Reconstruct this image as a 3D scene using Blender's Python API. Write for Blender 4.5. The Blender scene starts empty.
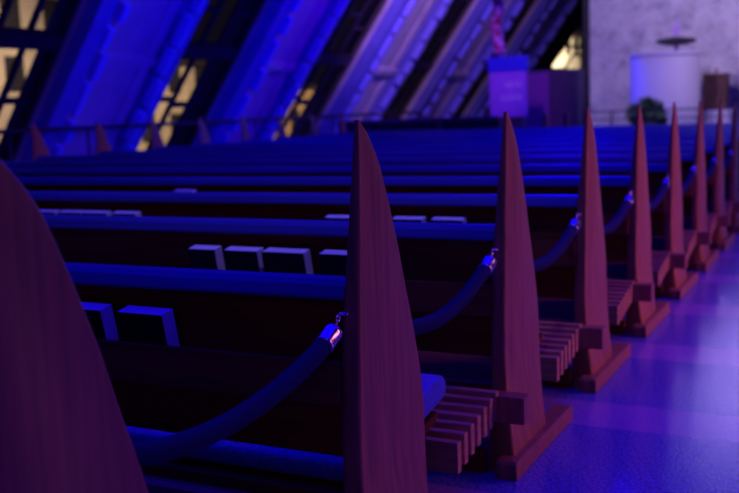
import bpy, bmesh, math, random
from mathutils import Vector, Matrix
random.seed(4)
sc = bpy.context.scene
col = sc.collection
pi = math.pi

# ------------------------------------------------------------------ materials
def nodes(name):
    m = bpy.data.materials.new(name); m.use_nodes = True
    nt = m.node_tree; b = nt.nodes['Principled BSDF']
    return m, nt, b
def mat(name, c, rough=.5, metal=0., spec=.5, noise=0., nscale=8., coat=0., sheen=0., bump=0., bscale=60., stretch=None, c2=None):
    m, nt, b = nodes(name)
    b.inputs['Base Color'].default_value = (*c, 1)
    b.inputs['Roughness'].default_value = rough
    b.inputs['Metallic'].default_value = metal
    b.inputs['Specular IOR Level'].default_value = spec
    b.inputs['Coat Weight'].default_value = coat
    b.inputs['Coat Roughness'].default_value = .25
    b.inputs['Sheen Weight'].default_value = sheen
    tc = nt.nodes.new('ShaderNodeTexCoord')
    mp = nt.nodes.new('ShaderNodeMapping'); nt.links.new(tc.outputs['Object'], mp.inputs[0])
    if stretch: mp.inputs['Scale'].default_value = stretch
    if noise:
        n = nt.nodes.new('ShaderNodeTexNoise'); n.inputs['Scale'].default_value = nscale
        n.inputs['Detail'].default_value = 6; nt.links.new(mp.outputs[0], n.inputs['Vector'])
        r = nt.nodes.new('ShaderNodeValToRGB')
        r.color_ramp.elements[0].position = .3; r.color_ramp.elements[1].position = .7
        lo = c2 or tuple(v*(1-noise) for v in c)
        r.color_ramp.elements[0].color = (*lo, 1); r.color_ramp.elements[1].color = (*[min(1, v*(1+noise*.5)) for v in c], 1)
        nt.links.new(n.outputs['Fac'], r.inputs[0]); nt.links.new(r.outputs[0], b.inputs['Base Color'])
    if bump:
        n2 = nt.nodes.new('ShaderNodeTexNoise'); n2.inputs['Scale'].default_value = bscale
        nt.links.new(mp.outputs[0], n2.inputs['Vector'])
        bp = nt.nodes.new('ShaderNodeBump'); bp.inputs['Strength'].default_value = bump
        bp.inputs['Distance'].default_value = .02
        nt.links.new(n2.outputs['Fac'], bp.inputs['Height']); nt.links.new(bp.outputs[0], b.inputs['Normal'])
    return m
def emit(name, c, s):
    m, nt, b = nodes(name)
    b.inputs['Base Color'].default_value = (*c, 1)
    b.inputs['Emission Color'].default_value = (*c, 1); b.inputs['Emission Strength'].default_value = s
    return m

WOOD = (.36, .15, .075)
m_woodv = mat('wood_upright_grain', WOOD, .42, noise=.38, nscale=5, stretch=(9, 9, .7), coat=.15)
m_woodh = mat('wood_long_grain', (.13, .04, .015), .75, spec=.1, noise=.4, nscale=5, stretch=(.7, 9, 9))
m_back = mat('wood_back_board', (.22, .07, .022), .65, spec=.25, noise=.3, nscale=4, stretch=(.5, 6, 6))
m_rail = mat('rail_blue_light_tint', (.04, .045, .235), .38, noise=.3, nscale=2.5, stretch=(.5, 8, 8), coat=.2)  # wooden rail; the blue light falling on it is put into its colour
m_slat = mat('wood_slat', (.58, .32, .17), .45, noise=.3, nscale=5, stretch=(.7, 9, 9))
m_chrome = mat('chrome', (.75, .75, .8), .2, metal=1)
m_velvet = mat('navy_velvet', (.008, .010, .10), .9, spec=.2, bump=.4, bscale=300)
m_cushion = mat('blue_cushion_cloth', (.06, .10, .85), .9, sheen=.2, noise=.25, nscale=60, bump=.4, bscale=200)
m_cover = mat('dark_book_cover', (.012, .010, .012), .7, spec=.2)
m_page = mat('book_paper', (.86, .86, .84), .8, noise=.12, nscale=4, stretch=(1, 60, 1))
m_conc = mat('pale_concrete', (.62, .62, .62), .8, noise=.18, nscale=2.2, bump=.3, bscale=14)
m_beam = mat('beam_blue_light_tint', (.16, .17, .60), .7, noise=.15, nscale=3)  # concrete beam with the blue edge lighting painted into its base colour
m_conc2 = mat('block_blue_light_tint', (.30, .32, .95), .7, noise=.08, nscale=5)  # concrete blocks, their bright blue lighting carried by the colour
m_concd = mat('grey_outer_concrete', (.16, .15, .13), .85, noise=.3, nscale=2)
m_frame = mat('dark_window_frame', (.025, .02, .025), .5)
m_ceil = mat('dark_ceiling', (.05, .05, .055), .9)
m_wall = mat('dull_plaster', (.10, .10, .11), .9, noise=.1)
m_plinth = mat('front_step_stone', (.3, .3, .32), .7, noise=.2)
m_white = mat('white_glazed_drum', (.62, .56, .68), .38, noise=.05, nscale=2)
m_iron = mat('dark_iron', (.02, .018, .02), .5)
m_brown = mat('brown_cabinet_wood', (.13, .05, .035), .5, noise=.3, nscale=4)
m_dark = mat('dark_cabinet', (.13, .08, .10), .6, noise=.2)
m_leaf = mat('leaf_green', (.10, .22, .05), .6, noise=.3, nscale=9)
m_pot = mat('clay_pot', (.35, .16, .10), .7)
m_band = mat('blue_band', (.05, .06, .8), .5)
m_cloth = mat('violet_panel', (.62, .25, .9), .6, noise=.12, nscale=3)
m_ink = mat('pale_lettering', (.9, .85, .95), .6)
m_ext = mat('outside_paving', (.5, .4, .26), .9, noise=.3, nscale=1)

# speckled terrazzo; pale strips are purple light between pews put into the colour
def floor_mat():
    m, nt, b = nodes('speckled_terrazzo')
    tc = nt.nodes.new('ShaderNodeTexCoord')
    sx = nt.nodes.new('ShaderNodeSeparateXYZ'); nt.links.new(tc.outputs['Object'], sx.inputs[0])
    # stripe repeating every 1.05 m along the aisle
    def M(op, a, bb=None):
        n = nt.nodes.new('ShaderNodeMath'); n.operation = op
        for i, v in enumerate((a, bb)):
            if v is None: continue
            if isinstance(v, (int, float)): n.inputs[i].default_value = v
            else: nt.links.new(v, n.inputs[i])
        return n.outputs[0]
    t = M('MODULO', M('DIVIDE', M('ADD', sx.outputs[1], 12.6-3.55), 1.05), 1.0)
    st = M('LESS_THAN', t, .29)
    nz = nt.nodes.new('ShaderNodeTexNoise'); nz.inputs['Scale'].default_value = 95; nz.inputs['Detail'].default_value = 3
    nt.links.new(tc.outputs['Object'], nz.inputs['Vector'])
    rp = nt.nodes.new('ShaderNodeValToRGB')
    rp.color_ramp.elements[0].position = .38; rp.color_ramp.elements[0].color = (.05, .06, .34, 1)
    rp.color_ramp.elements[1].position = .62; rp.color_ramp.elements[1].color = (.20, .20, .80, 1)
    nt.links.new(nz.outputs['Fac'], rp.inputs[0])
    n2 = nt.nodes.new('ShaderNodeTexNoise'); n2.inputs['Scale'].default_value = 1.3
    nt.links.new(tc.outputs['Object'], n2.inputs['Vector'])
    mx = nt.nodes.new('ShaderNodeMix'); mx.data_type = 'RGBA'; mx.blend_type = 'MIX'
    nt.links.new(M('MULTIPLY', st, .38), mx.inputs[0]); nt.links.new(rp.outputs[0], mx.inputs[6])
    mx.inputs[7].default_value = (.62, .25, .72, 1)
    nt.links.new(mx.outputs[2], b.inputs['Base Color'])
    b.inputs['Roughness'].default_value = .17
    nt.links.new(M('ADD', M('MULTIPLY', n2.outputs['Fac'], .12), .05), b.inputs['Roughness'])
    bp = nt.nodes.new('ShaderNodeBump'); bp.inputs['Strength'].default_value = .22; bp.inputs['Distance'].default_value = .004
    nt.links.new(nz.outputs['Fac'], bp.inputs['Height']); nt.links.new(bp.outputs[0], b.inputs['Normal'])
    return m
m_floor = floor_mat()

# rough whitish stone with mauve blotches
def stone_mat():
    m, nt, b = nodes('rough_pale_stone')
    tc = nt.nodes.new('ShaderNodeTexCoord')
    n1 = nt.nodes.new('ShaderNodeTexNoise'); n1.inputs['Scale'].default_value = 2.6; n1.inputs['Detail'].default_value = 9; n1.inputs['Roughness'].default_value = .68
    nt.links.new(tc.outputs['Object'], n1.inputs['Vector'])
    rp = nt.nodes.new('ShaderNodeValToRGB')
    e = rp.color_ramp.elements
    e[0].position = .32; e[0].color = (.34, .29, .33, 1); e[1].position = .62; e[1].color = (.80, .74, .72, 1)
    k = e.new(.45); k.color = (.62, .57, .58, 1)
    nt.links.new(n1.outputs['Fac'], rp.inputs[0]); nt.links.new(rp.outputs[0], b.inputs['Base Color'])
    b.inputs['Roughness'].default_value = .85
    bp = nt.nodes.new('ShaderNodeBump'); bp.inputs['Strength'].default_value = .9; bp.inputs['Distance'].default_value = .06
    nt.links.new(n1.outputs['Fac'], bp.inputs['Height']); nt.links.new(bp.outputs[0], b.inputs['Normal'])
    return m
m_stone = stone_mat()

def glass_mat():
    m, nt, b = nodes('window_glass')
    b.inputs['Base Color'].default_value = (.9, .92, .95, 1); b.inputs['Roughness'].default_value = .02
    b.inputs['Transmission Weight'].default_value = 1; b.inputs['IOR'].default_value = 1.02
    return m
m_glass = glass_mat()

# ------------------------------------------------------------------ mesh helpers
def link(name, bm, m, parent=None, smooth=False, bevel=0, seg=2):
    bmesh.ops.recalc_face_normals(bm, faces=bm.faces)
    me = bpy.data.meshes.new(name); bm.to_mesh(me); bm.free()
    me.materials.append(m)
    o = bpy.data.objects.new(name, me); col.objects.link(o)
    if parent: o.parent = parent
    if smooth:
        for p in me.polygons: p.use_smooth = True
    if bevel:
        b = o.modifiers.new('bevel', 'BEVEL'); b.width = bevel; b.segments = seg; b.limit_method = 'ANGLE'
    return o
def box(bm, x0, x1, y0, y1, z0, z1):
    v = [bm.verts.new((x, y, z)) for x in (x0, x1) for y in (y0, y1) for z in (z0, z1)]
    for f in ((0,1,3,2),(4,6,7,5),(0,4,5,1),(2,3,7,6),(0,2,6,4),(1,5,7,3)): bm.faces.new([v[i] for i in f])
def hexa(bm, pts):
    v = [bm.verts.new(p) for p in pts]
    for f in ((0,1,3,2),(4,6,7,5),(0,4,5,1),(2,3,7,6),(0,2,6,4),(1,5,7,3)): bm.faces.new([v[i] for i in f])
def B(*a):
    bm = bmesh.new(); box(bm, *a); return bm
def prism_x(bm, prof, x0, x1):          # (y,z) outline swept along x
    a = [bm.verts.new((x0, y, z)) for y, z in prof]; b = [bm.verts.new((x1, y, z)) for y, z in prof]
    n = len(prof); bm.faces.new(a); bm.faces.new(b[::-1])
    for i in range(n): bm.faces.new([a[i], b[i], b[(i+1) % n], a[(i+1) % n]])
def lathe(bm, prof, n=48, c=(0,0)):     # (r,z)
    rings = []
    for r, z in prof:
        if r < 1e-6: rings.append([bm.verts.new((c[0], c[1], z))])
        else: rings.append([bm.verts.new((c[0]+r*math.cos(2*pi*i/n), c[1]+r*math.sin(2*pi*i/n), z)) for i in range(n)])
    for a, b in zip(rings, rings[1:]):
        for i in range(n):
            j = (i+1) % n
            if len(a) == 1 and len(b) == 1: continue
            if len(a) == 1: bm.faces.new([a[0], b[i], b[j]])
            elif len(b) == 1: bm.faces.new([a[i], a[j], b[0]])
            else: bm.faces.new([a[i], a[j], b[j], b[i]])
def tube(bm, pts, r, n=14, cap=True):
    pts = [Vector(p) for p in pts]; rings = []
    rr = r if isinstance(r, (list, tuple)) else [r]*len(pts)
    for i, p in enumerate(pts):
        d = (pts[min(i+1, len(pts)-1)] - pts[max(i-1, 0)]).normalized()
        up = Vector((1,0,0)) if abs(d.x) < .9 else Vector((0,0,1))
        u = d.cross(up).normalized(); w = d.cross(u)
        rings.append([bm.verts.new(p + rr[i]*(u*math.cos(2*pi*k/n) + w*math.sin(2*pi*k/n))) for k in range(n)])
    for a, b in zip(rings, rings[1:]):
        for k in range(n): bm.faces.new([a[k], a[(k+1)%n], b[(k+1)%n], b[k]])
    if cap: bm.faces.new(rings[0]); bm.faces.new(rings[-1][::-1])
def torus(bm, c, R_, r, ax=0, n=20, k=8):
    vs = []
    for i in range(n):
        a = 2*pi*i/n; row = []
        for j in range(k):
            b = 2*pi*j/k; q = (R_+r*math.cos(b)); p = [q*math.cos(a), q*math.sin(a)]; s = r*math.sin(b)
            v = (s, p[0], p[1]) if ax == 0 else ((p[0], s, p[1]) if ax == 1 else (p[0], p[1], s))
            row.append(bm.verts.new(Vector(c)+Vector(v)))
        vs.append(row)
    for i in range(n):
        for j in range(k): bm.faces.new([vs[i][j], vs[(i+1)%n][j], vs[(i+1)%n][(j+1)%k], vs[i][(j+1)%k]])
def empty(name, loc):
    o = bpy.data.objects.new(name, None); col.objects.link(o); o.location = loc; o.empty_display_size = .1; return o
def tag(o, label, cat, group=None):
    o['label'] = label; o['category'] = cat
    if group: o['group'] = group
    return o
def struct(name, bm, m, parent=None, **k):
    o = link(name, bm, m, parent, **k)
    if not parent: o['kind'] = 'structure'
    return o
KIDS = {}
def copy_tree(o, parent=None):
    c = o.copy(); col.objects.link(c)
    if parent: c.parent = parent
    for ch in [x for x in ALLOBJ if x.parent == o]: copy_tree(ch, c)
    return c

# ------------------------------------------------------------------ layout numbers
Y1, D, W, NROW = 2.032, 1.05, 7.41, 14

# ------------------------------------------------------------------ the pew
def end_panel(mirror):
    # levels: height, near edge, far edge, thickness
    near = [(0.0,-.105),(.07,-.095),(.3,-.064),(.5,-.055),(.7,-.044),(.86,-.030),(1.0,-.018),(1.08,-.012),(1.14,-.008),(1.17,-.008),(1.185,-.006)]
    far = [(0.0,.270),(.1,.280),(.3,.322),(.4,.330),(.47,.325),(.54,.310),(.6,.290),(.66,.272),(.74,.242),(.853,.205),(.95,.165),(1.02,.132),(1.075,.105),(1.114,.078),(1.156,.038),(1.175,.014),(1.185,.000)]
    def ip(t, z):
        for a, b in zip(t, t[1:]):
            if a[0] <= z <= b[0]: return a[1] + (b[1]-a[1])*(z-a[0])/(b[0]-a[0])
        return t[-1][1]
    zs = [0,.1,.2,.3,.4,.44,.48,.52,.56,.6,.64,.68,.74,.8,.86,.92,.98,1.03,1.07,1.10,1.13,1.155,1.172,1.185]
    bm = bmesh.new(); rings = []
    for z in zs:
        a, b = ip(near, z), ip(far, z)
        th = .053 if z < .6 else .053 - .041*((z-.6)/.585)**1.3
        fl = .048*max(0, (.36-z)/.36)**1.3; th += fl
        cy, hy, hx = (a+b)/2, (b-a)/2, th/2
        ring = []
        c = min(.017, hy*.9, hx*.9)
        for sx, sy, a0 in ((1,1,0),(-1,1,90),(-1,-1,180),(1,-1,270)):
            for k in range(5):
                t = math.radians(a0 + 22.5*k)
                ring.append(((hx-c)*sx + c*math.cos(t), cy + (hy-c)*sy + c*math.sin(t)))
        off = -th/2 + fl
        rings.append([bm.verts.new((((x+off)) if not mirror else -W-(x+off), y, z)) for x, y in ring])
    for p, q in zip(rings, rings[1:]):
        n = len(p)
        for i in range(n): bm.faces.new([p[i], p[(i+1)%n], q[(i+1)%n], q[i]])
    bm.faces.new(rings[0]); bm.faces.new(rings[-1][::-1])
    return bm

def make_pew():
    t = empty('pew', (0, Y1, 0))
    for mir in (False, True):
        ep = link('end_panel', end_panel(mir), m_woodv, t, smooth=True)
        e = ep.modifiers.new('es', 'EDGE_SPLIT'); e.split_angle = math.radians(50)
        fx = (-.004, .068) if not mir else (-W-.068, -W+.004)
        fb = bmesh.new()
        prof = [(-.165,0),(.52,0),(.52,.050),(.505,.060),(-.150,.060),(-.165,.052)]
        prism_x(fb, prof, *fx)
        link('foot', fb, m_woodv, ep, bevel=.004)
    xa, xb = -.045, -W+.045
    link('backrest', B(xb, xa, .020, .044, .358, .775), m_back, t, bevel=.003)
    bm = bmesh.new(); prism_x(bm, [(-.030,.764),(-.030,.772),(-.018,.797),(-.004,.811),(.018,.815),(.040,.808),(.044,.800),(.044,.768)], xb, xa)
    link('top_rail', bm, m_rail, t, bevel=.003)
    # book rack: front board standing off the back, with a floor
    bm = bmesh.new(); box(bm, xb, xa, -.065, -.053, .515, .624)
    rk = link('book_rack', bm, m_back, t, bevel=.003)
    link('rack_floor', B(xb, xa, -.053, .020, .515, .527), m_back, rk)
    # sloping seat
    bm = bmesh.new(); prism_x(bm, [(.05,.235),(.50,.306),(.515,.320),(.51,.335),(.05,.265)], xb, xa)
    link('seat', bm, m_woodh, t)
    link('seat_beam', B(xb, xa, .01, .048, .17, .262), m_back, t)
    # kneeler of slats hinged on a cross beam, sloping down towards the row behind
    kb = bmesh.new(); box(kb, -W-.092, .092, -.150, -.079, .186, .274)
    kn = link('kneeler', kb, m_woodv, t, bevel=.004)
    for i in range(7):
        y = 2.588 + i*.0565 - Y1 - D; z = .228 + i*.0098
        link('slat', B(-W+.06, -.002, y, y+.030, z-.095, z), m_slat, kn, bevel=.002)
    for x in (-.35, -W/2, -W+.4):
        bm = bmesh.new()
        y0, y1 = 2.60-Y1-D, -.10
        hexa(bm, [(xx, yy, zz+o) for xx in (x-.03, x+.03) for yy, zz in ((y0, .075),(y1, .135)) for o in (0, .062)])
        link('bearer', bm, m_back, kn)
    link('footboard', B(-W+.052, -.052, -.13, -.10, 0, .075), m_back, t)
    bm = bmesh.new(); torus(bm, (-.028, -.066, .742), .011, .0022, ax=2)
    link('rope_ring', bm, m_chrome, t, smooth=True)
    bm = bmesh.new(); torus(bm, (-.054, -.895+D, .722), .010, .0022, ax=1); link('rope_ring', bm, m_chrome, t, smooth=True)
    return t
ORD = ['','nearest but one','third','fourth','fifth','sixth','seventh','eighth','ninth','tenth','eleventh','twelfth','thirteenth','fourteenth']
pew = make_pew()
ALLOBJ = list(bpy.data.objects)
pews = {1: pew}
for n in range(0, NROW+1):
    if n == 1: continue
    c = copy_tree(pew); c.location = (0, Y1+(n-1)*D - (.045 if n == 0 else 0), 0); pews[n] = c
WORDS = ['first','second','third','fourth','fifth','sixth','seventh','eighth','ninth','tenth','eleventh','twelfth','thirteenth','fourteenth','fifteenth']
for n, c in pews.items():
    if n == 0: l = 'dark wooden pew whose blurred end panel fills the lower left corner'
    elif n == 1: l = 'dark wooden pew with the large sharp pointed end panel in the middle, blue cushion'
    elif n == NROW: l = 'farthest dark wooden pew, last row before the low front barrier'
    else: l = f'dark wooden pew with pointed end panel, {WORDS[n]} row counted from the near corner panel'
    if n == 2: l = 'dark wooden pew behind the sharp middle panel, its foot and slatted kneeler in full view'
    tag(c, l, 'pew', 'rows of wooden pews beside the aisle')

# cushion on the second pew
bm = bmesh.new()
prof = []
L = [(.075,.272),(.56,.352)]
for k in range(9):
    a = -pi/2 + pi*k/8; prof.append((.565+.040*math.cos(a), .388+.038*math.sin(a)))
prof += [(.30,.382),(.10,.341),(.055,.325),(.045,.300),(.055,.272)]
prism_x(bm, prof, -W+.06, -.05)
o = link('seat_cushion', bm, m_cushion, None, smooth=True, bevel=.012, seg=3); o.location = (0, Y1, 0)
e = o.modifiers.new('es', 'EDGE_SPLIT'); e.split_angle = math.radians(40)
tag(o, 'long blue cloth cushion on the seat of the pew with the sharp middle panel', 'cushion')

# ------------------------------------------------------------------ velvet ropes between the pew ends
def make_rope(n):
    yn = Y1 + (n-1)*D
    t = empty('velvet_rope', (-.028, yn, 0))
    P = [(0,-.120,.708),(0,-.165,.688),(0,-.24,.666),(-.002,-.35,.641),(-.006,-.47,.624),(-.012,-.58,.618),(-.022,-.70,.625),(-.036,-.80,.645),(-.046,-.865,.672)]
    if n > 1: P[3:7] = [(-.002,-.35,.633),(-.006,-.47,.612),(-.012,-.58,.606),(-.022,-.70,.617)]
    # smooth through the points
    pts = []
    for i in range(len(P)-1):
        p0 = P[max(i-1,0)]; p1 = P[i]; p2 = P[i+1]; p3 = P[min(i+2, len(P)-1)]
        for s in range(5):
            u = s/5
            pts.append(tuple([.5*((2*p1[k])+(-p0[k]+p2[k])*u+(2*p0[k]-5*p1[k]+4*p2[k]-p3[k])*u*u+(-p0[k]+3*p1[k]-3*p2[k]+p3[k])*u**3) for k in (0,1,2)]))
    pts.append(P[-1])
    bm = bmesh.new(); tube(bm, pts, .0218, 18); link('rope', bm, m_velvet, t, smooth=True)
    for a, b, h in ((P[1], P[0], (0,-.090,.737)), (P[-2], P[-1], (-.034,-.895,.712))):
        d = (Vector(b)-Vector(a)).normalized(); p = Vector(b)
        s = p - d*.048; e_ = p + d*.012
        bm = bmesh.new()
        tube(bm, [s, s+d*.003, s+d*.006, s+d*.040, s+d*.044, e_-d*.006, e_-d*.001, e_+d*.003], [.0232,.0242,.0236,.0234,.0240,.0232,.0190,.008], 20)
        fr = link('ferrule', bm, m_chrome, t, smooth=True)
        bm = bmesh.new(); q = Vector(h); m_ = (q + e_)/2
        torus(bm, e_+d*.006, .005, .0018, ax=0, n=14, k=6)
        tube(bm, [e_+d*.006, e_+d*.012, m_+Vector((0,0,.000)), q-(q-m_)*.45], .0030, 10)
        torus(bm, q-(q-m_)*.10, .0075, .0024, ax=0, n=16, k=6)
        link('hook', bm, m_chrome, t, smooth=True)
    return t
rope1 = make_rope(1); rope2 = make_rope(2)
tag(rope1, 'nearest navy velvet rope with chrome end, hung between corner panel and middle panel', 'rope', 'velvet ropes closing the pew rows')
tag(rope2, 'navy velvet rope hooked on the panel just right of the sharp middle one', 'rope', 'velvet ropes closing the pew rows')
ALLOBJ = list(bpy.data.objects)
for n in range(3, 10):
    c = copy_tree(rope2); c.location = (-.028, Y1+(n-1)*D, 0)
    c['label'] = f'small navy velvet rope hooked on the {WORDS[n]} panel counted from the near corner'

# ------------------------------------------------------------------ books standing in the racks
def make_book(w, h=.185, t=.051):
    r = empty('hymn_book', (0,0,0))
    bm = bmesh.new(); box(bm, 0, w, 0, .003, 0, h); box(bm, 0, w, t-.003, t, 0, h); box(bm, 0, .003, .003, t-.003, 0, h)
    link('cover', bm, m_cover, r, bevel=.001)
    link('pages', B(.003, w+.0005, .003, t-.003, .003, h+.001), m_page, r)
    return r
spots = [  # row, x, width, lean, where
 (1,-.955,.195,.20,'dark hymn book half hidden by the near corner panel'),
 (1,-.705,.150,.20,'dark hymn book with bright blue page edges, rightmost on the nearest rack'),
 (2,-1.265,.125,.05,'leftmost of the four dark hymn books on the pew seen behind the nearest back rail'),
 (2,-1.100,.150,.05,'dark hymn book, second from left of four on the pew behind the nearest back rail'),
 (2,-.930,.180,.05,'dark hymn book third from left of four, pale page edge down its right side'),
 (2,-.690,.150,.05,'dark hymn book just left of the sharp middle panel, partly hidden by it'),
 (3,-3.12,.150,.12,'leftmost hymn book of the far left cluster, beside the near corner panel'),
 (3,-2.945,.165,.05,'hymn book with bright blue top, second in the far left cluster'),
 (3,-2.770,.170,.05,'hymn book with bright blue top, third in the far left cluster'),
 (3,-2.560,.165,.12,'rightmost hymn book of the far left cluster of four'),
 (3,-1.255,.150,.05,'small distant hymn book immediately left of the sharp middle panel'),
 (3,-.900,.155,.05,'distant hymn book with violet top immediately right of the sharp middle panel'),
 (3,-.705,.155,.05,'distant hymn book with violet top, farther right of the sharp middle panel'),
 (4,-2.96,.160,.05,'single farthest hymn book, a small blue spot in the fourth rack'),
]
for row, x, w, lean, lab in spots:
    b = make_book(w, h=(.177 if row < 4 else .200))
    y = Y1 + (row-1)*D
    b.location = (x, y-.0335, .530)
    b.rotation_euler = (.19, 0, random.uniform(-.02,.02))
    tag(b, lab, 'book', 'hymn books in the pew racks')

# ------------------------------------------------------------------ shell
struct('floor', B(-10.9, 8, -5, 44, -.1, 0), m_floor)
struct('ceiling', B(-5.3, 8, -5, 44, 7.0, 7.15), m_ceil)
struct('wall_right', B(8, 8.2, -5, 44, 0, 7.1), m_wall)
struct('wall_back', B(-10.9, 8, -5.2, -5, 0, 7.1), m_wall)
struct('wall_end', B(-6.0, 8, 44, 44.2, 0, 7.1), m_wall)
struct('ground', B(-60, -10.9, -10, 60, -.3, -.1), m_ext)
XW = -4.98
struct('wall_front', B(XW, 8, 24, 24.4, 0, 7.0), m_stone)
struct('trim_1', B(XW-.14, XW, 23.93, 24.47, 0, 7.0), m_frame)
# leaning side wall: ribs and window bays
LV = Vector((.76,-.06,1)); SL = LV.length; LD = LV.normalized(); ND = Vector((1,0,-.76)).normalized()
def P(s, y, w): return Vector((-10.5, y, 0)) + LD*s + ND*w
def slab(bm, s0, s1, y0, y1, w0, w1): hexa(bm, [P(s,y,w) for s in (s0,s1) for y in (y0,y1) for w in (w0,w1)])
SM = 8.6
def rib(k, y0, y1):
    t = empty('concrete_rib', (-10.5, y0, 0))
    def add(name, bm, m, par=None):
        for v in bm.verts: v.co -= Vector((-10.5, y0, 0))
        return link(name, bm, m, par or t)
    bm = bmesh.new(); slab(bm, 0.15, SM, y0, y1, -.10, 0); p = add('face_panel', bm, m_conc)
    bm = bmesh.new(); slab(bm, 0.15, SM, y0+.62, y0+.78, 0, .07); slab(bm, .15, SM, y1-.62, y1-.52, 0, .05); add('inner_ledge', bm, m_conc)
    bm = bmesh.new(); slab(bm, 0.15, SM, y0, y0+.30, 0, .22); add('edge_beam', bm, m_beam)
    bm = bmesh.new(); slab(bm, 0.15, SM, y1-.30, y1, 0, .22); add('edge_beam', bm, m_beam)
    for s in (2.55, 5.3):
        bm = bmesh.new(); slab(bm, s, s+.14, y0+.3, y1-.3, 0, .09); add('cross_bar', bm, m_conc)
    # staggered pale blocks along both beams
    for yy in (y0+.26, y1-.42):
        bm = bmesh.new(); s = .3
        while s < SM-.5:
            l = random.uniform(.25,.55); o = random.choice((0,.04,.10))
            slab(bm, s, s+l, yy+o, yy+o+.12, .18, .32); s += l + random.uniform(.06,.16)
        add('toothed_edge', bm, m_conc2)
    bm = bmesh.new(); slab(bm, 0.15, SM, y0+.15, y0+.35, -.60, -.10); add('outer_fin', bm, m_concd)
    return t
RY = [(6.2,8.5),(10.65,12.9),(14.95,17.1),(19.3,21.7),(23.8,26.4),(28.2,30.7)]
NM = ['leaning concrete rib outside the left edge','leftmost broad leaning concrete rib glowing deep blue','second leaning concrete rib lit blue and violet',
      'third leaning rib, lavender with blue edges','fourth leaning rib, dull lavender with one blue edge','fifth leaning rib behind the hanging pink column, dim purple','dim leaning rib']
for k, (a, b) in enumerate(RY):
    if k == 0: continue
    tag(rib(k, a, b), NM[k], 'concrete rib', 'leaning concrete ribs of the side wall')
def bay(n, y0, y1, pitch=.55):
    bm = bmesh.new()
    nb = max(2, round((y1-y0)/pitch))
    for i in range(nb+1):
        y = y0 + (y1-y0)*i/nb; slab(bm, .1, SM, y-.035, y+.035, -.27, -.20)
    slab(bm, 2.62, 2.84, y0, y1, -.30, -.12); slab(bm, 5.4, 5.6, y0, y1, -.34, -.10); slab(bm, .1, .3, y0, y1, -.34, -.1)
    for i in range(nb):
        ya = y0 + (y1-y0)*i/nb; yb = y0 + (y1-y0)*(i+1)/nb
        for s in (1.55+.12*(i%2), 3.75-.3*(i%2), 4.6):
            slab(bm, s, s+.07, ya, yb, -.28, -.2)
    f = struct(f'window_{n}', bm, m_frame)
    bm = bmesh.new(); slab(bm, .1, SM, y0, y1, -.245, -.235)
    struct('pane', bm, m_glass, f)
for n, ((_, a), (b, _)) in enumerate(zip(RY, RY[1:])): bay(n+1, a, b)
bm = bmesh.new(); slab(bm, 0, SM, 30.7, 34.0, -.3, -.1); struct('wall_side', bm, m_frame)
bay(6, 34.0, 42.8, 2.2)

# outside: lit pale buildings and a dark hedge
def house(x, y0, y1, h, lab, c, zoff=-.1):
    t = empty('building', (x, (y0+y1)/2, zoff))
    hw = (y1-y0)/2
    mm = mat('outer_wall_'+str(len(bpy.data.materials)), c, .9, noise=.25, nscale=1.5)
    link('wall', B(-3, 0, -hw, hw, 0, h), mm, t)
    link('roof', B(-3.2, .3, -hw-.2, hw+.2, h, h+.18), m_frame, t)
    y = -hw+.5; k = 0
    while y < hw-.8:
        for z in [v*1.0+.5 for v in range(int((h-1)//1.6+1))]:
            link('window', B(0, .05, y, y+.62, .5+(z-.5)*1.6, .5+(z-.5)*1.6+.9), m_frame, t)
        y += 1.5
    tag(t, lab, 'building', 'buildings outside the side windows')
house(-19, 15.5, 21.5, 5.6, 'pale sandstone building seen through the leftmost window bay', (.62,.50,.32))
house(-20, 23.5, 30, 3.0, 'lit cream building seen in spots through the second window bay', (.7,.55,.33))
t_end = house(-12.5, 44.2, 52, 4.6, 'pale lit building seen through the last window bay beside the stone wall', (.8,.7,.5))
house(-21, 33, 43, 2.3, 'low ochre building seen through the third window bay', (.7,.45,.2))

# side rail in front of the leaning wall
t = empty('side_railing', (-8.85, 2, 0))
bm = bmesh.new(); tube(bm, [(0,0,1.09),(0,20.5,1.09)], .03, 10); link('handrail', bm, m_frame, t, smooth=True)
for i in range(15):
    bm = bmesh.new(); tube(bm, [(0, i*1.45+.1, 0),(0, i*1.45+.1, 1.07)], .018, 8); link('post', bm, m_frame, t, smooth=True)
tag(t, 'thin dark handrail running along the foot of the leaning windows', 'railing')

# low barrier in front of the first row of pews, with wooden posts
t = empty('front_barrier', (0, 17.1, 0))
link('panel', B(-8.2, -4.9, -.03, .03, .10, .93), m_frame, t)
link('top_rail', B(-8.2, -4.9, -.06, .06, .93, 1.0), m_concd, t, bevel=.01)
for x in (-8.2, -4.96):
    link('leg', B(x, x+.06, -.05, .05, 0, .12), m_frame, t)
tag(t, 'low dark barrier with a grey top rail standing beyond the last pew', 'barrier')
def post(x, y, h, lab):
    bm = bmesh.new(); hexa(bm, [(sx*(.07 if z == 0 else .035), sy*.05, z) for sx in (-1,1) for sy in (-1,1) for z in (0,h)])
    o = link('wooden_post', bm, m_woodv, None, bevel=.01); o.location = (x, y, 0)
    tag(o, lab, 'post', 'small wooden posts beyond the last pew')
post(-5.99, 16.9, 1.0, 'small reddish wooden post standing before the low dark barrier')
post(-3.99, 16.9, 1.02, 'small reddish wooden post standing below the dark cabinet, left one')
post(-3.62, 16.9, 1.02, 'small bluish wooden post standing below the dark cabinet, right one')

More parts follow.
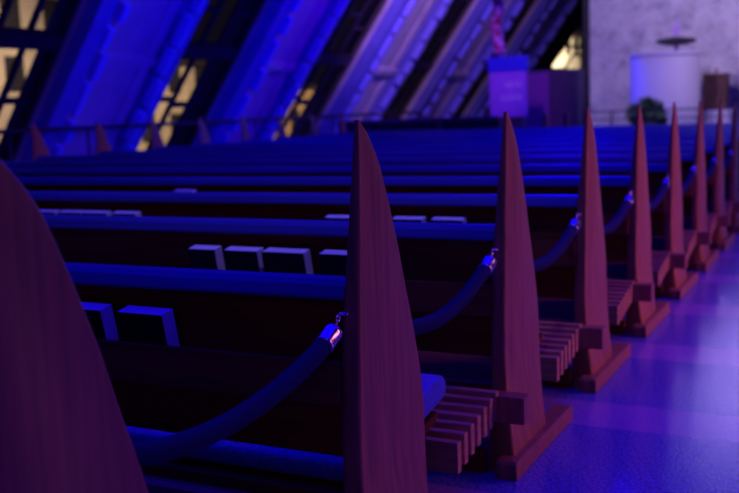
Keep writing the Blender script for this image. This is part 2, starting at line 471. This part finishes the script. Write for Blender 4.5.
# kiosk / banner stand with blue header
t = empty('banner_stand', (-5.22, 18.6, 0))
link('panel', B(-.37, .37, -.05, .05, .96, 1.84), m_cloth, t, bevel=.01)
link('header', B(-.40, .40, -.07, .07, 1.84, 2.12), m_band, t, bevel=.01)
for i, (x0, x1, z0, z1) in enumerate([(-.05,.0,1.54,1.62),(.02,.08,1.52,1.63),(.13,.16,1.52,1.66),(.20,.26,1.54,1.62),
        (-.14,-.10,1.28,1.38),(-.07,-.02,1.27,1.36),(.01,.05,1.27,1.40),(.08,.13,1.27,1.38),(.16,.18,1.27,1.42),(.21,.27,1.27,1.38)]):
    link('letter', B(x0, x1, -.058, -.05, z0, z1), m_ink, t)
link('base', B(-.26, .30, -.12, .12, 0, .96), m_dark, t, bevel=.01)
tag(t, 'violet box stand with blue header and two blurred pale lines of lettering', 'display stand')

# tall mottled column above the stand
bm = bmesh.new()
for i in range(40):
    a = i*.9; z = 2.235 + i*.115
    c = Vector((.035*math.cos(a), .035*math.sin(a), z))
    m4 = Matrix.Translation(c) @ Matrix.Rotation(a, 4, 'Z') @ Matrix.Diagonal((.125,.12,.09,1))
    bmesh.ops.create_icosphere(bm, subdivisions=2, radius=1, matrix=m4)
m_gar, nt, b_ = nodes('mottled_pink_red_flowers')
tc = nt.nodes.new('ShaderNodeTexCoord'); n_ = nt.nodes.new('ShaderNodeTexNoise'); n_.inputs['Scale'].default_value = 8.5
nt.links.new(tc.outputs['Object'], n_.inputs['Vector'])
r_ = nt.nodes.new('ShaderNodeValToRGB'); r_.color_ramp.interpolation = 'CONSTANT'
r_.color_ramp.elements[0].color = (.5,.04,.10,1); r_.color_ramp.elements[1].position = .46; r_.color_ramp.elements[1].color = (.75,.2,.5,1)
e_ = r_.color_ramp.elements.new(.56); e_.color = (.92,.75,.85,1)
nt.links.new(n_.outputs['Fac'], r_.inputs[0]); nt.links.new(r_.outputs[0], b_.inputs['Base Color']); b_.inputs['Roughness'].default_value = .7
o = link('flower_garland', bm, m_gar, None, smooth=True); o.location = (-5.43, 18.6, 0)
tag(o, 'tall twisted column of pink, red and white blossom rising above the violet stand', 'garland')

# dark cabinet
t = empty('cabinet', (-4.79, 20.2, 0))
link('body', B(-.56, .56, -.25, .35, .05, 1.87), m_dark, t, bevel=.01)
link('door', B(-.54, -.01, -.28, -.25, .12, 1.82), mat('purple_door', (.36,.10,.30), .5), t, bevel=.005)
link('door', B(.01, .54, -.28, -.25, .12, 1.82), m_dark, t, bevel=.005)
link('plinth', B(-.53, .53, -.22, .32, 0, .05), m_iron, t)
tag(t, 'dark two-door cabinet between the violet stand and the stone wall', 'cabinet')

# white drum with a flat dark lid held above it
t = empty('baptismal_font', (-2.92, 22.4, 0))
bm = bmesh.new(); lathe(bm, [(0,0),(.74,0),(.76,.03),(.73,.10),(.73,2.10),(.76,2.13),(.76,2.18),(.71,2.2),(.67,2.2),(.65,2.05),(0,2.0)], 64)
link('drum', bm, m_white, t, smooth=True).modifiers.new('es','EDGE_SPLIT')
bm = bmesh.new(); lathe(bm, [(0,2.33),(.20,2.345),(.40,2.40),(.43,2.43),(.40,2.47),(.10,2.52),(0,2.52)], 48)
for v in bm.verts: v.co.x += .22
ld = link('lid', bm, m_iron, t, smooth=True)
bm = bmesh.new(); tube(bm, [(.22,0,1.98),(.22,0,2.36)], .05, 12); link('stem', bm, m_cloth, t, smooth=True)
bm = bmesh.new(); tube(bm, [(.22,0,2.50),(.22,0,2.86)], [.035,.012], 12); box(bm, .10, .34, -.015, .015, 2.66, 2.69)
link('finial', bm, m_cloth, t)
tag(t, 'large white cylindrical font with a flat dark lid and finial before the stone wall', 'font')

# brown box on a white pedestal
t = empty('wooden_chest', (-1.99, 23.4, .92))
link('body', B(-.26, .26, -.2, .2, 0, .76), m_brown, t, bevel=.01); link('top_board', B(-.28, .28, -.22, .22, .76, .80), m_brown, t, bevel=.005)
bm = bmesh.new(); tube(bm, [(0,0,.80),(0,0,.92)], [.02,.03], 10); link('knob', bm, m_brown, t)
tag(t, 'upright brown wooden chest on a white pedestal, right of the white font', 'chest')
t = empty('pedestal', (-1.99, 23.4, 0))
link('block', B(-.33, .36, -.3, .3, 0, .88), m_white, t, bevel=.02); link('top_slab', B(-.34,.40,-.32,.32,.88,.92), m_white, t, bevel=.01)
tag(t, 'white pedestal block carrying the brown chest', 'pedestal')
t = empty('tall_cupboard', (-.95, 22.6, 0))
link('body', B(-.38, .5, -.2, .3, .06, 2.3), m_brown, t, bevel=.01); link('foot', B(-.34, .46, -.16, .26, 0, .06), m_iron, t); link('cornice', B(-.42,.54,-.24,.34,2.3,2.38), m_brown, t, bevel=.01)
tag(t, 'tall brown cupboard cut off by the right edge of the view', 'cupboard')

# potted bush
t = empty('potted_plant', (-3.08, 21.2, 0))
bm = bmesh.new(); lathe(bm, [(0,0),(.20,0),(.28,.45),(.31,.47),(.31,.52),(.27,.52),(.25,.46),(0,.44)], 28); link('pot', bm, m_pot, t, smooth=True)
bm = bmesh.new()
for i in range(420):
    a = random.uniform(0, 2*pi); ph = math.acos(random.uniform(-.5, 1)); r = random.uniform(.25, 1)**.5
    c = Vector((.42*r*math.sin(ph)*math.cos(a), .34*r*math.sin(ph)*math.sin(a), .83 + .42*r*math.cos(ph)))
    d = Vector((random.uniform(-1,1), random.uniform(-1,1), random.uniform(-.2,1))).normalized(); u = d.cross(Vector((random.random(),random.random(),random.random()))).normalized()
    l = random.uniform(.07,.13); v = [bm.verts.new(p) for p in (c-d*l, c+u*l*.35, c+d*l, c-u*l*.35)]; bm.faces.new(v)
link('foliage', bm, m_leaf, t)
bm = bmesh.new()
for i in range(5):
    a = i*1.26; tube(bm, [(0,0,.44),(.1*math.cos(a),.1*math.sin(a),.7),(.22*math.cos(a),.2*math.sin(a),.95)], .012, 6)
link('stem', bm, m_brown, t)
tag(t, 'round green bush in a clay pot at the left foot of the white font', 'potted plant')

# thin altar rail across the stone wall
t = empty('altar_rail', (0, 19.6, 0))
bm = bmesh.new(); tube(bm, [(-4.0,0,1.00),(.6,0,1.00)], .014, 8); tube(bm, [(-4.0,0,.84),(.6,0,.84)], .010, 8); link('handrail', bm, m_iron, t)
for x in (-4.0,-3.45,-2.6,-1.7,-.8,.1,.6):
    bm = bmesh.new(); tube(bm, [(x,0,0),(x,0,1.0)], .016, 8); link('post', bm, m_iron, t)
tag(t, 'thin iron rail with slim posts in front of the stone wall', 'railing')

# glowing slits added out of view to streak the floor reflection, not real windows
for n, (x, w, z0, z1) in enumerate([(-2.72,.16,5.3,6.6),(-2.3,.26,4.5,6.8),(-1.85,.3,4.3,6.8),(-1.3,.5,4.3,6.8)]):
    struct(f'window_{8+n}', B(x, x+w, 23.96, 23.99, z0, z1), emit(f'added_glow_slit_{n}', (.55,.42,1.0), 4.0))

# ------------------------------------------------------------------ lights
def area(name, loc, tgt, size, power, c, sy=None, spread=None):
    l = bpy.data.lights.new(name, 'AREA'); l.energy = power; l.color = c; l.size = size
    if sy: l.shape = 'RECTANGLE'; l.size_y = sy
    if spread: l.spread = math.radians(spread)
    o = bpy.data.objects.new(name, l); col.objects.link(o); o.location = loc
    o.rotation_euler = (Vector(tgt)-Vector(loc)).to_track_quat('-Z','Y').to_euler(); return o
def spot(name, loc, tgt, power, c, ang=50, blend=.8, r=.15):
    l = bpy.data.lights.new(name, 'SPOT'); l.energy = power; l.color = c; l.spot_size = math.radians(ang); l.spot_blend = blend; l.shadow_soft_size = r
    o = bpy.data.objects.new(name, l); col.objects.link(o); o.location = loc
    o.rotation_euler = (Vector(tgt)-Vector(loc)).to_track_quat('-Z','Y').to_euler(); return o
BLUE = (0.006, 0.0, 1.0)
area('house_light_blue', (-2, 7, 6.9), (-2, 7, 0), 12, 950, BLUE, 18)
area('stage_wash_blue', (-5.4, 20, 6.3), (-2.5, 6, .6), 3.4, 700, BLUE, 1.2)
area('aisle_wash_magenta', (6.0, 6.6, 2.3), (0, 5.6, -.4), 1.4, 84, (.62,.13,.34), 4.5, 78)
spot('book_fill_blue', (2.2, .6, 5.6), (-1.0, 2.05, .7), 330, BLUE, 17, .9)  # added fill to brighten the near books, no lamp of the hall
area('rear_fill_warm', (2.5, -3.5, 2.6), (-1, 3, .6), 2.0, 6, (.75,.28,.34))  # unseen fill added behind the camera to lift panel edges and backs
spot('pew_light_lavender', (.8, 1.6, 6.5), (-1.6, 3.9, .7), 420, (.40,.26,1), 34, 1)
spot('rib_wash_blue', (-3.2, 10.5, 1.6), (-9.2, 13.0, 3), 800, BLUE, 75)
spot('rib_wash_blue', (-3.5, 15.5, 4.5), (-9.0, 17, 2.5), 700, (.08,.0,1), 70)
spot('rib_wash_lavender', (-5.0, 16.5, 4.5), (-8.6, 20.6, 2.8), 850, (.62,.26,1), 50)
spot('rib_wash_lavender', (-5.4, 21.5, 4.5), (-8.5, 26.5, 3), 300, (.48,.20,1), 60)
spot('wall_wash_lavender', (-3.5, 17, 6.3), (-2.6, 24, 2.0), 900, (.70,.52,1), 70)
spot('wall_wash_lavender', (1.5, 17, 6.3), (.5, 24, 2.5), 900, (.66,.52,1), 70)
spot('font_light', (.5, 20.0, 4.0), (-2.8, 22.4, 1.4), 220, (.8,.6,1), 25)
spot('font_light_blue', (-7.0, 20.8, 3.0), (-3.2, 22.4, 1.4), 700, BLUE, 25)
spot('stand_light', (-4.6, 15.5, 4.5), (-5.25, 18.6, 2.0), 300, (.45,.12,1), 30)
for yy in (17.5, 26, 37):
    spot('street_light', (-14.5, yy, 3.8), (-19, yy+.5, .9), 1000, (1,.76,.60), 120, .8)
spot('street_light', (-9.5, 47, 3.6), (-12.5, 48, 2.0), 1500, (1,.82,.62), 130, .6)

w = bpy.data.worlds.new('world'); sc.world = w; w.use_nodes = True
w.node_tree.nodes['Background'].inputs[0].default_value = (.03,.02,.05,1); w.node_tree.nodes['Background'].inputs[1].default_value = .15

# ------------------------------------------------------------------ camera
pit, yaw, rol, fpx = .13851, .46893, .035736, 984.9
cy, sy = math.cos(yaw), math.sin(yaw)
fw = Vector((-sy*math.cos(pit), cy*math.cos(pit), -math.sin(pit))); rt = Vector((cy, sy, 0)); up = rt.cross(fw)
r2 = rt*math.cos(rol) - up*math.sin(rol); u2 = rt*math.sin(rol) + up*math.cos(rol)
cam = bpy.data.cameras.new('camera'); co = bpy.data.objects.new('camera', cam); col.objects.link(co)
M4 = Matrix((r2, u2, -fw)).transposed().to_4x4(); M4.translation = Vector((1.0434, 0, 1.2089)); co.matrix_world = M4
cam.sensor_width = 36; cam.lens = fpx/739*36; cam.clip_end = 200; cam.clip_start = .05
cam.dof.use_dof = True; cam.dof.focus_distance = 2.25; cam.dof.aperture_fstop = 3.2
sc.camera = co
sc.view_settings.view_transform = 'Standard'; sc.view_settings.look = 'None'; sc.view_settings.exposure = 0; sc.view_settings.gamma = 1
